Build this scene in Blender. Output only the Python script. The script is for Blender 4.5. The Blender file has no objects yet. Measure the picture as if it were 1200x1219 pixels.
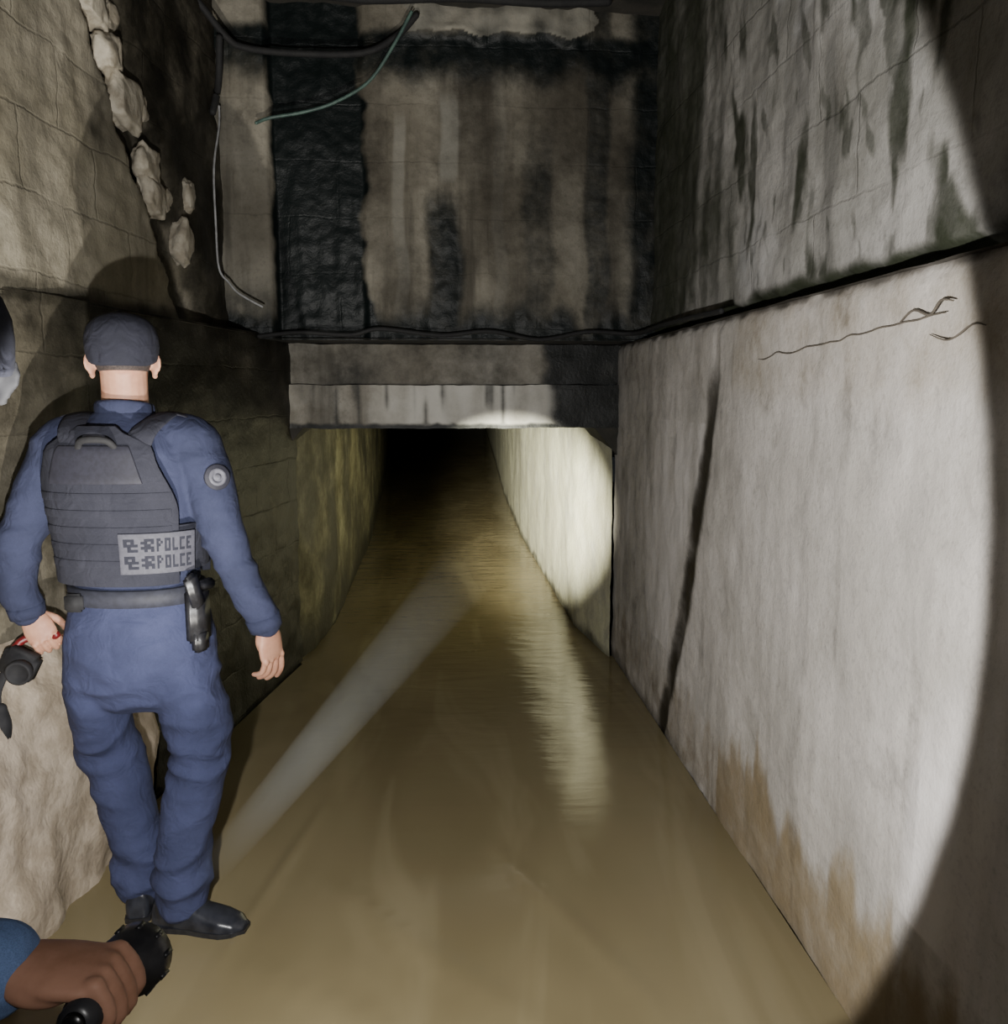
import bpy, bmesh, math, random
from mathutils import Vector, Matrix, noise, Quaternion
random.seed(7)
V = Vector
D = bpy.data
SC = bpy.context.scene
pi = math.pi

# ------------------------------------------------------------------ helpers
def link(o):
    SC.collection.objects.link(o); return o
def empty(name, loc=(0,0,0)):
    e = D.objects.new(name, None); e.location = loc; e.empty_display_size = .1
    return link(e)
def attach(o, par):
    if par:
        o.parent = par
        o.matrix_parent_inverse = Matrix.Translation(-V(par.location))
def obj(name, bm, mat=None, par=None, smooth=True):
    bmesh.ops.recalc_face_normals(bm, faces=bm.faces)
    me = D.meshes.new(name); bm.to_mesh(me); bm.free()
    if smooth:
        for p in me.polygons: p.use_smooth = True
    o = D.objects.new(name, me); link(o)
    if mat: me.materials.append(mat)
    attach(o, par)
    return o
def sstep(a, b, x):
    if a == b: return float(x > a)
    t = max(0, min(1, (x-a)/(b-a))); return t*t*(3-2*t)
def nz(x, y=0, z=0): return noise.noise(V((x, y, z)))
def voxel(o, size, smooth=3, disp=None):
    m = o.modifiers.new('r', 'REMESH'); m.mode = 'VOXEL'; m.voxel_size = size
    s = o.modifiers.new('s', 'SMOOTH'); s.iterations = smooth; s.factor = .5
    dg = bpy.context.evaluated_depsgraph_get(); dg.update()
    ev = o.evaluated_get(dg)
    me = D.meshes.new_from_object(ev)
    o.modifiers.clear()
    mats = [m for m in o.data.materials]
    o.data = me
    if not me.materials:
        for m in mats: me.materials.append(m)
    if disp:
        nrm = [v.normal.copy() for v in me.vertices]
        for i, v in enumerate(me.vertices):
            v.co = v.co + nrm[i]*disp(v.co)
    for p in me.polygons: p.use_smooth = True
    me.update()
    return o
def loft(bm, rings, seg=24, cap=True, power=1.0):
    rr = []
    for c, ax, ay in rings:
        vs = []
        for i in range(seg):
            a = 2*pi*i/seg; ca, sa = math.cos(a), math.sin(a)
            ca = math.copysign(abs(ca)**power, ca); sa = math.copysign(abs(sa)**power, sa)
            vs.append(bm.verts.new(V(c)+V(ax)*ca+V(ay)*sa))
        rr.append(vs)
    for a, b in zip(rr, rr[1:]):
        for i in range(seg):
            bm.faces.new((a[i], a[(i+1)%seg], b[(i+1)%seg], b[i]))
    if cap:
        bm.faces.new(rr[0][::-1]); bm.faces.new(rr[-1])
def crom(P, n):
    if n <= 1: return [tuple(p) for p in P]
    out = []
    Q = [P[0]]+list(P)+[P[-1]]
    for i in range(1, len(Q)-2):
        for k in range(n):
            t = k/n
            out.append([.5*((2*b)+(-a+c)*t+(2*a-5*b+4*c-d)*t*t+(-a+3*b-3*c+d)*t**3)
                        for a, b, c, d in zip(Q[i-1], Q[i], Q[i+1], Q[i+2])])
    out.append(list(P[-1])); return out
def limb(bm, pts, ref=(0,1,0), n=5, seg=20, roundcap=True, power=1.0):
    """pts: (x,y,z,ra,rb)"""
    pts = [tuple(p) if len(p) == 5 else tuple(p)+(p[3],) for p in pts]
    Q = crom(pts, n); C = [V(q[:3]) for q in Q]; rings = []
    for i, c in enumerate(C):
        t = (C[min(i+1, len(C)-1)]-C[max(i-1, 0)]).normalized()
        ax = t.cross(V(ref)); ax = ax.normalized() if ax.length > 1e-4 else V((1,0,0))
        ay = ax.cross(t).normalized()
        rings.append((c, ax*Q[i][3], ay*Q[i][4]))
        if roundcap and i in (0, len(C)-1):
            sg = -1 if i == 0 else 1
            ex = []
            r = min(Q[i][3], Q[i][4])
            for k in (.35, .7, .92):
                ex.append((c+t*sg*r*k, ax*Q[i][3]*math.sqrt(1-k*k), ay*Q[i][4]*math.sqrt(1-k*k)))
            if i == 0: rings = ex[::-1]+rings
            else: rings += ex
    loft(bm, rings, seg, power=power)
def ell(bm, c, r, M=None, seg=20, rings=14):
    m = Matrix.Diagonal((r[0], r[1], r[2], 1))
    if M is not None: m = M.to_4x4() @ m
    bmesh.ops.create_uvsphere(bm, u_segments=seg, v_segments=rings, radius=1, matrix=Matrix.Translation(V(c)) @ m)
def box(bm, c, s, M=None, bevel=0):
    m = Matrix.Diagonal((s[0], s[1], s[2], 1))
    if M is not None: m = M.to_4x4() @ m
    r = bmesh.ops.create_cube(bm, size=1, matrix=Matrix.Translation(V(c)) @ m)
    if bevel:
        es = list({e for v in r['verts'] for e in v.link_edges})
        bmesh.ops.bevel(bm, geom=es, offset=bevel, segments=2, affect='EDGES')
def prof(bm, a, d, prf, seg=32):
    a, d = V(a), V(d).normalized(); x = d.orthogonal().normalized(); y = d.cross(x)
    loft(bm, [(a+d*s, x*r, y*r) for s, r in prf], seg)

# ------------------------------------------------------------------ materials
class NT:
    def __init__(s, name):
        s.m = D.materials.new(name); s.m.use_nodes = True
        s.t = s.m.node_tree; s.b = s.t.nodes['Principled BSDF']; s.out = s.t.nodes['Material Output']
        s.tc = s.t.nodes.new('ShaderNodeTexCoord').outputs['Object']
    def n(s, ty, **k):
        nd = s.t.nodes.new(ty)
        for a, b in k.items(): setattr(nd, a, b)
        return nd
    def put(s, sock, v):
        if hasattr(v, 'is_output') or isinstance(v, bpy.types.NodeSocket): s.t.links.new(v, sock)
        else: sock.default_value = v
    def math(s, op, a, b=0.0, clamp=False):
        nd = s.n('ShaderNodeMath', operation=op, use_clamp=clamp); s.put(nd.inputs[0], a); s.put(nd.inputs[1], b); return nd.outputs[0]
    def noise(s, scale, detail=4, rough=.6, st=(1,1,1), off=(0,0,0), dist=0):
        mp = s.n('ShaderNodeMapping'); s.put(mp.inputs[0], s.tc); mp.inputs['Scale'].default_value = st; mp.inputs['Location'].default_value = off
        nd = s.n('ShaderNodeTexNoise'); s.put(nd.inputs['Vector'], mp.outputs[0]); nd.inputs['Scale'].default_value = scale
        nd.inputs['Detail'].default_value = detail; nd.inputs['Roughness'].default_value = rough; nd.inputs['Distortion'].default_value = dist
        return nd.outputs[0]
    def ramp(s, v, a, b, c=0.0, d=1.0):
        nd = s.n('ShaderNodeMapRange'); nd.interpolation_type = 'SMOOTHSTEP'
        s.put(nd.inputs[0], v); nd.inputs[1].default_value = a; nd.inputs[2].default_value = b; nd.inputs[3].default_value = c; nd.inputs[4].default_value = d
        return nd.outputs[0]
    def mix(s, f, a, b, mode='MIX'):
        nd = s.n('ShaderNodeMix', data_type='RGBA', blend_type=mode)
        s.put(nd.inputs[0], f)
        s.put(nd.inputs[6], a if not isinstance(a, tuple) else a+(1,) if len(a) == 3 else a)
        s.put(nd.inputs[7], b if not isinstance(b, tuple) else b+(1,) if len(b) == 3 else b)
        return nd.outputs[2]
    def bump(s, h, strength, dist):
        nd = s.n('ShaderNodeBump'); s.put(nd.inputs['Height'], h); nd.inputs['Strength'].default_value = strength; nd.inputs['Distance'].default_value = dist
        s.put(s.b.inputs['Normal'], nd.outputs[0])
def simple(name, col, col2=None, rough=.7, scale=20, bump=.2, dist=.002, metal=0, spec=.5, st=(1,1,1), sss=0):
    k = NT(name); nn = k.noise(scale, st=st)
    col2 = col2 or tuple(c*.7 for c in col)
    k.put(k.b.inputs['Base Color'], k.mix(k.ramp(nn, .35, .65), col, col2))
    k.b.inputs['Roughness'].default_value = rough; k.b.inputs['Metallic'].default_value = metal
    k.b.inputs['Specular IOR Level'].default_value = spec
    if sss:
        k.b.inputs['Subsurface Weight'].default_value = sss
        k.b.inputs['Subsurface Radius'].default_value = (.02,.008,.004); k.b.inputs['Subsurface Scale'].default_value = .5
    if bump: k.bump(nn, bump, dist)
    return k.m
def cloth(name, col, col2, weave=900):
    k = NT(name); n1 = k.noise(9, 4); n2 = k.noise(weave, 1)
    n3 = k.noise(16, 2, dist=1.2)
    c = k.mix(k.ramp(n1, .3, .7), col, col2)
    k.put(k.b.inputs['Base Color'], k.mix(k.math('MULTIPLY', k.ramp(n2, .3, .7), .25), c, (.0,.0,.0)))
    k.b.inputs['Roughness'].default_value = .9
    k.b.inputs['Specular IOR Level'].default_value = .2
    k.bump(k.math('ADD', n3, k.math('MULTIPLY', n2, .05)), .5, .014)
    return k.m
def concrete(name, light, mid, stain_shade=(.012,.013,.012), brown=(.13,.10,.06), pale=(.6,.58,.55), axis='Y', joint=.25, jw=.62, jh=.3,
             streak=.5, dark=1.0, offs=(0,0,0)):
    k = NT(name)
    at = k.n('ShaderNodeAttribute', attribute_name='mask'); sp = k.n('ShaderNodeSeparateColor'); k.put(sp.inputs[0], at.outputs['Color'])
    R, G, B = sp.outputs
    n1 = k.noise(1.6, 5, .65, off=offs); n2 = k.noise(14, 5, .7); n3 = k.noise(1.0, 4, .6, st=(7,7,.7), off=offs)
    n4 = k.noise(5, 6, .7, off=(3,1,4)); n5 = k.noise(60, 2, .7)
    c = k.mix(k.ramp(n1, .35, .65), light, mid)
    c = k.mix(k.math('MULTIPLY', k.ramp(n3, .45, .72), streak), c, tuple(x*.35 for x in mid))
    c = k.mix(k.math('MULTIPLY', k.ramp(n4, .52, .72), .45), c, tuple(x*.5 for x in mid))
    c = k.mix(k.math('MULTIPLY', k.ramp(n5, .5, .75), .25), c, tuple(x*.4 for x in mid))
    def msk(S, nn, a=.7):
        v = k.math('ADD', S, k.math('MULTIPLY', k.math('SUBTRACT', nn, .5), a))
        return k.ramp(v, .15, .85)
    c = k.mix(msk(B, n4), c, pale)
    c = k.mix(k.math('MULTIPLY', msk(G, n4, .8), .9), c, brown)
    sx = k.n('ShaderNodeSeparateXYZ'); k.put(sx.inputs[0], k.tc)
    cb = k.n('ShaderNodeCombineXYZ')
    wob = k.math('MULTIPLY', k.math('SUBTRACT', n4, .5), .05)
    k.put(cb.inputs[0], k.math('ADD', sx.outputs[1 if axis == 'Y' else 0], wob)); k.put(cb.inputs[1], k.math('ADD', sx.outputs[2], wob))
    h = k.math('ADD', n2, k.math('MULTIPLY', n5, .4))
    if joint:
        br = k.n('ShaderNodeTexBrick'); k.put(br.inputs['Vector'], cb.outputs[0]); br.inputs['Scale'].default_value = 1
        br.inputs['Mortar Size'].default_value = .006; br.inputs['Mortar Smooth'].default_value = .8
        br.inputs['Brick Width'].default_value = jw; br.inputs['Row Height'].default_value = jh
        j = k.math('MULTIPLY', k.math('MULTIPLY', br.outputs['Fac'], k.ramp(n1, .4, .6, .2, 1)), joint)
        c = k.mix(j, c, tuple(x*.25 for x in mid))
        h = k.math('SUBTRACT', h, k.math('MULTIPLY', j, 1.5))
    c = k.mix(k.math('MULTIPLY', msk(R, n4), dark), c, stain_shade)
    k.put(k.b.inputs['Base Color'], c)
    k.put(k.b.inputs['Roughness'], k.ramp(R, .2, .8, .85, .5))
    k.b.inputs['Specular IOR Level'].default_value = .3
    k.bump(h, .5, .01)
    return k.m

# ------------------------------------------------------------------ wall grids
def grid(name, P, nu, nv, mat, mask=None, disp=None):
    bm = bmesh.new(); L = bm.verts.layers.float_color.new('mask'); vs = []
    for i in range(nu+1):
        row = []
        for j in range(nv+1):
            p, n, a, b = P(i/nu, j/nv)
            d = disp(a, b) if disp else 0
            v = bm.verts.new(V(p)+V(n)*d)
            m = mask(a, b) if mask else (0, 0, 0)
            v[L] = (max(0, m[0]), max(0, m[1]), max(0, m[2]), 1)
            row.append(v)
        vs.append(row)
    for i in range(nu):
        for j in range(nv):
            bm.faces.new((vs[i][j], vs[i+1][j], vs[i+1][j+1], vs[i][j+1]))
    me = D.meshes.new(name); bm.to_mesh(me); bm.free()
    for p in me.polygons: p.use_smooth = True
    me.materials.append(mat); return link(D.objects.new(name, me))
def lerp(a, b, t): return a+(b-a)*t
def rough(a, b, s=1.0): return s*(.012*nz(a*2, b*2, 3)+.006*nz(a*7, b*7, 9)+.003*nz(a*22, b*22, 1))

M_right = concrete('concrete_wall_right', (.63,.59,.55), (.48,.45,.41), joint=.0, streak=.35, brown=(.24,.18,.095), pale=(.75,.71,.68), stain_shade=(.035,.03,.022))
M_rup = concrete('concrete_block_right', (.46,.44,.41), (.28,.27,.24), joint=.3, jw=.5, jh=.26, streak=.65, pale=(.64,.63,.63), offs=(2,5,1), stain_shade=(.038,.043,.027))
M_head = concrete('concrete_headwall', (.28,.26,.21), (.155,.14,.108), joint=.18, jw=.5, jh=.27, axis='X', streak=.85, brown=(.036,.031,.023), stain_shade=(.004,.007,.007), pale=(.37,.36,.31), offs=(4,2,0))
M_left = concrete('concrete_block_left', (.33,.30,.235), (.20,.18,.13), joint=.3, jw=.45, jh=.24, streak=.5, brown=(.05,.04,.025), offs=(1,7,3), stain_shade=(.010,.009,.006))
M_beam = concrete('concrete_beam', (.42,.40,.35), (.26,.24,.20), joint=0, streak=.75, axis='X', brown=(.12,.105,.075), pale=(.70,.68,.62), offs=(6,1,0))
M_tun = concrete('concrete_culvert', (.66,.65,.46), (.50,.48,.34), joint=0, jw=1.2, jh=1.5, streak=.35, brown=(.13,.118,.07), stain_shade=(.03,.028,.018))
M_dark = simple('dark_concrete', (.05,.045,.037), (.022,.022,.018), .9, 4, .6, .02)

def m_right(y, z):
    c = 3.08+.62*((1.8-z)/1.8)**1.5 + .025*nz(z*5, 1)
    w = .060+.025*nz(z*4, 7)
    r = (.80+.2*nz(z*7, y*9))*(1-sstep(w*.4, w+.07, abs(y-c)))*sstep(1.80, 1.5, z)
    r = max(r, .75*sstep(1.79, 1.83, z+.02*nz(y*9, 2)))  # shadow line at the ledge seam, deepened in the wall colour
    r = max(r, .30*sstep(3.2, 4.0, y))
    r = max(r, .55*sstep(.12, 0, z+.04*nz(y*5))*sstep(2, 4, y))
    r = max(r, .32*sstep(.25,.6, nz(y*11, z*.9, 17)+.3*nz(y*30,z*3)))
    h = .38+.20*nz(y*5, 3)+.12*nz(y*16, 8)+.05*nz(y*40, 2)
    g = .74*sstep(h+.06, h-.16, z)
    g = max(g, .40*sstep(1.42, 1.62, z+.05*nz(y*2)))
    if y > 2.9: g *= .6
    b = .65*sstep(.5, .8, .5+.5*nz(y*2.5+z*.8, z*.6, 4)+.25*nz(y*9, z*1.2)) if .4 < z < 1.45 else 0
    return r, g, b
def P_r(u, v):
    y = lerp(-3, 4.85, u); z = lerp(-.2, 1.83, v); return (1.014, y, z), (-1, 0, 0), y, z
def d_r(y, z):
    c = 3.08+.62*((1.8-z)/1.8)**1.5
    return rough(y, z) - .008*sstep(.06, .02, abs(y-c)) - .015*sstep(1.79, 1.83, z+.02*nz(y*12, 5))
grid('wall_right', P_r, 460, 130, M_right, m_right, d_r)
def m_rup(y, z):
    n = nz(y*2.6-z*1.1, z*1.3, 5)+.7*nz(y*9, z*3, 2)+.4*nz(y*25, z*7, 12)
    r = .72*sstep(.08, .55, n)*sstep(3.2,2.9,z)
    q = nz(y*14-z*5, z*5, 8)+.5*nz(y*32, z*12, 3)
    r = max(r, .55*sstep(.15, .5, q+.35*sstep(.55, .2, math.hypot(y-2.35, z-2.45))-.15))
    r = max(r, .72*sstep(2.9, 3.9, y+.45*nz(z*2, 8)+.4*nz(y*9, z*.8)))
    r = max(r, .9*sstep(1.94, 1.87, z+.04*nz(y*6, 1)))  # groove over the ledge: its shadow also painted as a dark band
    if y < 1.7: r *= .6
    b = .8*sstep(.40, .15, math.hypot((y-2.55)*.8, z-2.98)+.14*nz(y*5, z*5))
    b = max(b, .4*sstep(.1, .5, nz(y*1.7, z*1.7, 9)))
    if b > .5: r *= .2
    g = .35*sstep(.0,.5,nz(y*1.5,z*1.2,21))
    return r, g, b
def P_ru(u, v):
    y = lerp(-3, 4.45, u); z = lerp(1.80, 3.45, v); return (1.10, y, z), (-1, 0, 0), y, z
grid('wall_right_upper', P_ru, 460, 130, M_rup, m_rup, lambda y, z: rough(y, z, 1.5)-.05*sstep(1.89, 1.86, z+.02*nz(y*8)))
def P_lc(u, v):
    y = lerp(-3, 4.85, u); return (lerp(1.0, 1.2, v), y, 1.825), (0, 0, 1), y, v
grid('trim_ledge_right', P_lc, 80, 4, M_right, lambda a, b: (.8, 0, 0), lambda a, b: .004*nz(a*9, b*3))

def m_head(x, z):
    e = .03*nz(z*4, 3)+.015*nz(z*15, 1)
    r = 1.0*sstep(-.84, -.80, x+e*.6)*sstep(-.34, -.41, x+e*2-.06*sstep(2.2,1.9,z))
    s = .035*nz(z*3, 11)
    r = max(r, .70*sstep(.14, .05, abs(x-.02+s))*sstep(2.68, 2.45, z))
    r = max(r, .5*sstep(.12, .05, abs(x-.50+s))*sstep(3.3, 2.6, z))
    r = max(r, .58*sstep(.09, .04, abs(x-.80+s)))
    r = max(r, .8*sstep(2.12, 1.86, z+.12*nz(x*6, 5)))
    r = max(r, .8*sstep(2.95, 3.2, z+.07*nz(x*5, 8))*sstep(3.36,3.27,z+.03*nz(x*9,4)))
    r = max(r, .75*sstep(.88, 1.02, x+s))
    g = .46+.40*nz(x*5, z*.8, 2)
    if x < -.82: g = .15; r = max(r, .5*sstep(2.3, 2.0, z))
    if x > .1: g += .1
    b = .62*sstep(.07, .03, abs(x-.05+s))*sstep(2.55, 2.65, z)*sstep(3.1,2.95,z)
    b = max(b, .5*sstep(.05, .02, abs(x+.2+s))*sstep(3.1, 2.8, z))
    b = max(b, .4*sstep(.05, .02, abs(x-.3+s)))
    if -.15 < x+.03*nz(z*20,3) < .78 and z > 3.30+.05*nz(x*7,4): b = .45; r = .35+.3*nz(x*9,z*9); g = 0
    return r, g, b
def P_h(u, v):
    x = lerp(-1.2, 1.2, u); z = lerp(1.83, 3.45, v); return (x, 4.4, z), (0, -1, 0), x, z
def d_h(x, z):
    s = .035*nz(z*3, 11)
    d = rough(x, z, 1.4)-.03*sstep(-.84,-.80,x)*sstep(-.35,-.39,x+.03*nz(z*4,3))-.008*sstep(.1,.06,abs(x-.02+s))*sstep(2.66,2.5,z)+.035*sstep(-.80,-.84,x)+.01*nz(x*14,z*1.5)
    d += .04*sstep(3.26, 3.32, z-.05*nz(x*7,4))*sstep(-.2,-.1,x)*sstep(.8,.72,x)*(.7+.6*nz(x*12,z*12))
    return d
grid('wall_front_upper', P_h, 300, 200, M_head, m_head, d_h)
def P_hu(u, v):
    x = lerp(-1.2, 1.2, u); y = lerp(4.38, 5.0, v); return (x, y, 1.835), (0, 0, -1), x, y
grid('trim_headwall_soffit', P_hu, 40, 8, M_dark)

def slab(name, x0, x1, y0, y1, z0, z1, mat, mask, bev=.006):
    bm = bmesh.new(); box(bm, ((x0+x1)/2, (y0+y1)/2, (z0+z1)/2), (x1-x0, y1-y0, z1-z0))
    bmesh.ops.subdivide_edges(bm, edges=bm.edges, cuts=60, use_grid_fill=True)
    L = bm.verts.layers.float_color.new('mask')
    for v in bm.verts:
        x, y, z = v.co
        m = mask(x, z); v[L] = (max(0,m[0]), max(0,m[1]), max(0,m[2]), 1)
        v.co += V((0, .006*nz(x*8, z*8, 1), .006*nz(x*7, y*6, 4)+.004*nz(x*25, 2)))
    return obj(name, bm, mat, smooth=False)
def m_b1(x, z):
    return (max(.85*sstep(.50, .64, x+.05*nz(z*9)), .38+.3*nz(x*3, z*2)), .5, 0)
def m_b2(x, z):
    return (max(.85*sstep(.54, .68, x+.04*nz(z*9)), .8*sstep(1.41, 1.375, z+.01*nz(x*20)), .6*sstep(.12,.45,nz(x*30, z*1.5, 6))), .5*sstep(-.3, -.8, x), (.6+.3*nz(x*12, z*1.2))*sstep(-.55,-.25,x))
slab('trim_beam', -.96, 1.05, 4.80, 5.3, 1.61, 1.83, M_beam, m_b1)
slab('trim_lintel', -.86, 1.03, 4.76, 5.2, 1.365, 1.605, M_beam, m_b2)
bm = bmesh.new()
for xs in ((.86, 1.03, 1), (-.86, -.76, -1)):
    a, b, s = xs
    pts = [(a, 1.38), (b, 1.38), (b, 1.18)] if s == 1 else [(a, 1.38), (b, 1.38), (a, 1.26)]
    f = [bm.verts.new((p[0], 4.775, p[1])) for p in pts]; g = [bm.verts.new((p[0], 5.2, p[1])) for p in pts]
    bm.faces.new(f); bm.faces.new(g[::-1])
    for i in range(3): bm.faces.new((f[i], f[(i+1)%3], g[(i+1)%3], g[i]))
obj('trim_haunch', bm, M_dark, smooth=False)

def poly_at(K, y):
    for (y0, x0), (y1, x1) in zip(K, K[1:]):
        if y <= y1: return lerp(x0, x1, max(0, (y-y0)/(y1-y0)))
    return K[-1][1]
KR = [(4.78, .985), (5.0, .95), (5.5, .885), (9, .87), (13, .97), (20, 1.27), (32, 1.75), (46, 2.3)]
KL = [(4.78, -.88), (5.1, -.79), (5.7, -.74), (9, -.77), (14, -.98), (20, -1.3), (32, -1.95), (46, -2.6)]
def P_cr(u, v):
    y = 4.78+(u**2)*41; z = lerp(-.2, 1.6, v); return (poly_at(KR, y), y, z), (-1, 0, 0), y, z
def P_cl(u, v):
    y = 4.78+(u**2)*41; z = lerp(-.2, 1.6, v); return (poly_at(KL, y), y, z), (1, 0, 0), y, z
grid('wall_culvert_right', P_cr, 200, 60, M_tun, lambda y, z: (.6*sstep(.12, .0, z+.06*nz(y*3)), .3*sstep(.4, .1, z), .3), lambda y, z: rough(y, z))
grid('wall_culvert_left', P_cl, 200, 60, M_tun, lambda y, z: (.52+.5*nz(y*2, z*1.5, 3)+.3*sstep(.3,0,z), .65, 0), lambda y, z: rough(y, z, 1.5))
def P_cc(u, v):
    y = 5.0+(u**2)*41; x = lerp(-2.7, 2.4, v); return (x, y, 1.59), (0, 0, -1), x, y
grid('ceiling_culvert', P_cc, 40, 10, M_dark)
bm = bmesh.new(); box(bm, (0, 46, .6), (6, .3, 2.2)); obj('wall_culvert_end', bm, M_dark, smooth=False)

def xl(y): return -.84-.18*(4.8-y)
def xu(y): return -1.06-.10*(4.4-y)
def P_ll(u, v):
    y = lerp(-3, 4.85, u); z = lerp(-.2, 1.86, v); return (xl(y), y, z), (1, 0, 0), y, z
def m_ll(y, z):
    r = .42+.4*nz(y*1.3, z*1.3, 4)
    r = max(r, (.80+.25*nz(y*3, z*3, 7))*sstep(2.3, 3.0, y))  # shade behind the officer, painted into the wall colour
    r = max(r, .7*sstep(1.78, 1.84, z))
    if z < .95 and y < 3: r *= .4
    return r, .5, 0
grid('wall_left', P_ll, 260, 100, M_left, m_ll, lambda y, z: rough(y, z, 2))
def P_lu(u, v):
    y = lerp(-3, 4.45, u); z = lerp(1.84, 3.45, v); return (xu(y), y, z), (1, 0, 0), y, z
def cy(z): return 3.18+.72*(2.95-z)
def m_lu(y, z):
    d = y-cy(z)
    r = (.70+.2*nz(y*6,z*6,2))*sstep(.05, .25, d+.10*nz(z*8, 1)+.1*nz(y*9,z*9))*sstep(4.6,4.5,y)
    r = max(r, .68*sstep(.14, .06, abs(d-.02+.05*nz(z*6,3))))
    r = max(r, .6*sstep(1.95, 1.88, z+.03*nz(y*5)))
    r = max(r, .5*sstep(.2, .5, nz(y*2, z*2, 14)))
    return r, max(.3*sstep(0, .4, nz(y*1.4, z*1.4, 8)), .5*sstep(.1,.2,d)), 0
def d_lu(y, z):
    d = y-cy(z)
    return rough(y, z, 2)-.06*sstep(-.16, -.08, d+.04*nz(z*9))*sstep(.3, .12, d)
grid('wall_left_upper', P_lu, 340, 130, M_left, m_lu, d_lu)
def P_ll2(u, v):
    y = lerp(-3, 4.85, u); a = min(xu(y), xl(y))-.06; b = xl(y)+.01; return (lerp(a, b, v), y, 1.85), (0, 0, 1), y, v
grid('trim_ledge_left', P_ll2, 80, 4, M_left, lambda a, b: (.5, .5, 0))
def P_c(u, v):
    x = lerp(-2.3, 1.3, u); y = lerp(-3, 4.5, v); return (x, y, 3.42), (0, 0, -1), x, y
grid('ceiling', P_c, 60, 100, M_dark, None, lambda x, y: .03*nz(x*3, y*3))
bm = bmesh.new(); box(bm, (-.4, -3.05, 1.6), (4, .1, 3.7)); obj('wall_back', bm, M_dark, smooth=False)
bm = bmesh.new(); box(bm, (0, 21, -.13), (6.4, 50, .1)); obj('floor', bm, M_dark, smooth=False)

# water
k = NT('muddy_water')
w1 = k.noise(.9, 3, .5, st=(1.6, .6, 1), dist=.5); w2 = k.noise(4.0, 3, .5, st=(.7, 2.2, 1), dist=.6); w3 = k.noise(11, 2, .5, st=(.6,2.4,1), dist=.4)
w4 = k.noise(1.4, 3, .5, st=(2.6, .45, 1), dist=.8, off=(2,0,0))
sy = k.n('ShaderNodeSeparateXYZ'); k.put(sy.inputs[0], k.tc)
far = k.ramp(sy.outputs[1], 2.6, 5.5, .05, .5)
c = k.mix(k.ramp(w1, .3, .7), (.235,.195,.11), (.17,.138,.073))
c = k.mix(k.math('MULTIPLY', k.ramp(w4, .5, .66), .35), c, (.31,.265,.16))
k.put(k.b.inputs['Base Color'], c); k.b.inputs['Roughness'].default_value = .12
k.b.inputs['IOR'].default_value = 1.33; k.b.inputs['Specular IOR Level'].default_value = .5
hh = k.math('ADD', k.math('MULTIPLY', k.math('ADD', k.math('MULTIPLY', w2, 1.0), k.math('MULTIPLY', w3, .3)), far), k.math('MULTIPLY', w1, .5))
k.bump(hh, .24, .06)
def P_w(u, v):
    y = -3+(u**1.6)*48.8
    if y < 4.8: a, b = xl(y)+.02, 1.010
    else: a, b = poly_at(KL, y)+.0, poly_at(KR, y)-.0
    x = lerp(a, b, v); return (x, y, 0), (0, 0, 1), x, y
def d_w(x, y):
    f = .003*nz(x*2.5, y*1.5)+.0015*nz(x*6+y, y*7)*sstep(2.5, 4, y)
    for (x0, y0, x1, y1) in ((-.55,2.15,.05,1.75),(-.45,2.6,.35,1.75),(.15,2.75,.55,1.9),(-.62,2.2,-.45,3.1)):
        dx, dy = x1-x0, y1-y0; L2 = dx*dx+dy*dy; t = max(0, min(1, ((x-x0)*dx+(y-y0)*dy)/L2))
        dd = math.hypot(x-x0-dx*t, y-y0-dy*t); f += .008*math.exp(-(dd/.022)**2)*math.sin(pi*(.1+.8*t))
    return f
grid('floodwater', P_w, 620, 150, k.m, None, d_w)

# ------------------------------------------------------------------ left bank & rubble
M_rock = simple('sandstone', (.50,.42,.33), (.33,.27,.20), .9, 9, .8, .02)
bm = bmesh.new(); rows = []
nY, nS = 90, 30
for i in range(nY+1):
    y = lerp(1.0, 3.15, i/nY); row = []
    tp = .86-.25*sstep(2.6, 3.15, y)+.05*nz(y*3, 1)
    bs = -1.14+.05*(y-2.3)+.05*nz(y*3.1, 5)
    if y > 2.9: bs -= .1*sstep(2.9, 3.15, y)
    for j in range(nS+1):
        s = j/nS
        x = lerp(xl(y)+.005, bs, s); zz = lerp(tp, -.12, s**1.3)
        x += .05*math.sin(s*pi)
        dd = .035*nz(x*4, y*4, zz*4)+.018*nz(x*11, y*11, zz*11)+.006*nz(x*30, y*30, zz*30)
        row.append(bm.verts.new((x+dd*min(1,s*4), y, zz+dd*.4)))
    rows.append(row)
for i in range(nY):
    for j in range(nS):
        bm.faces.new((rows[i][j], rows[i+1][j], rows[i+1][j+1], rows[i][j+1]))
for end in (rows[0], rows[-1]):
    c = bm.verts.new((xl(end[0].co.y)+.005, end[0].co.y, -.12))
    for j in range(nS): bm.faces.new((end[j], end[j+1], c))
obj('rock_bank', bm, M_rock)

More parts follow.
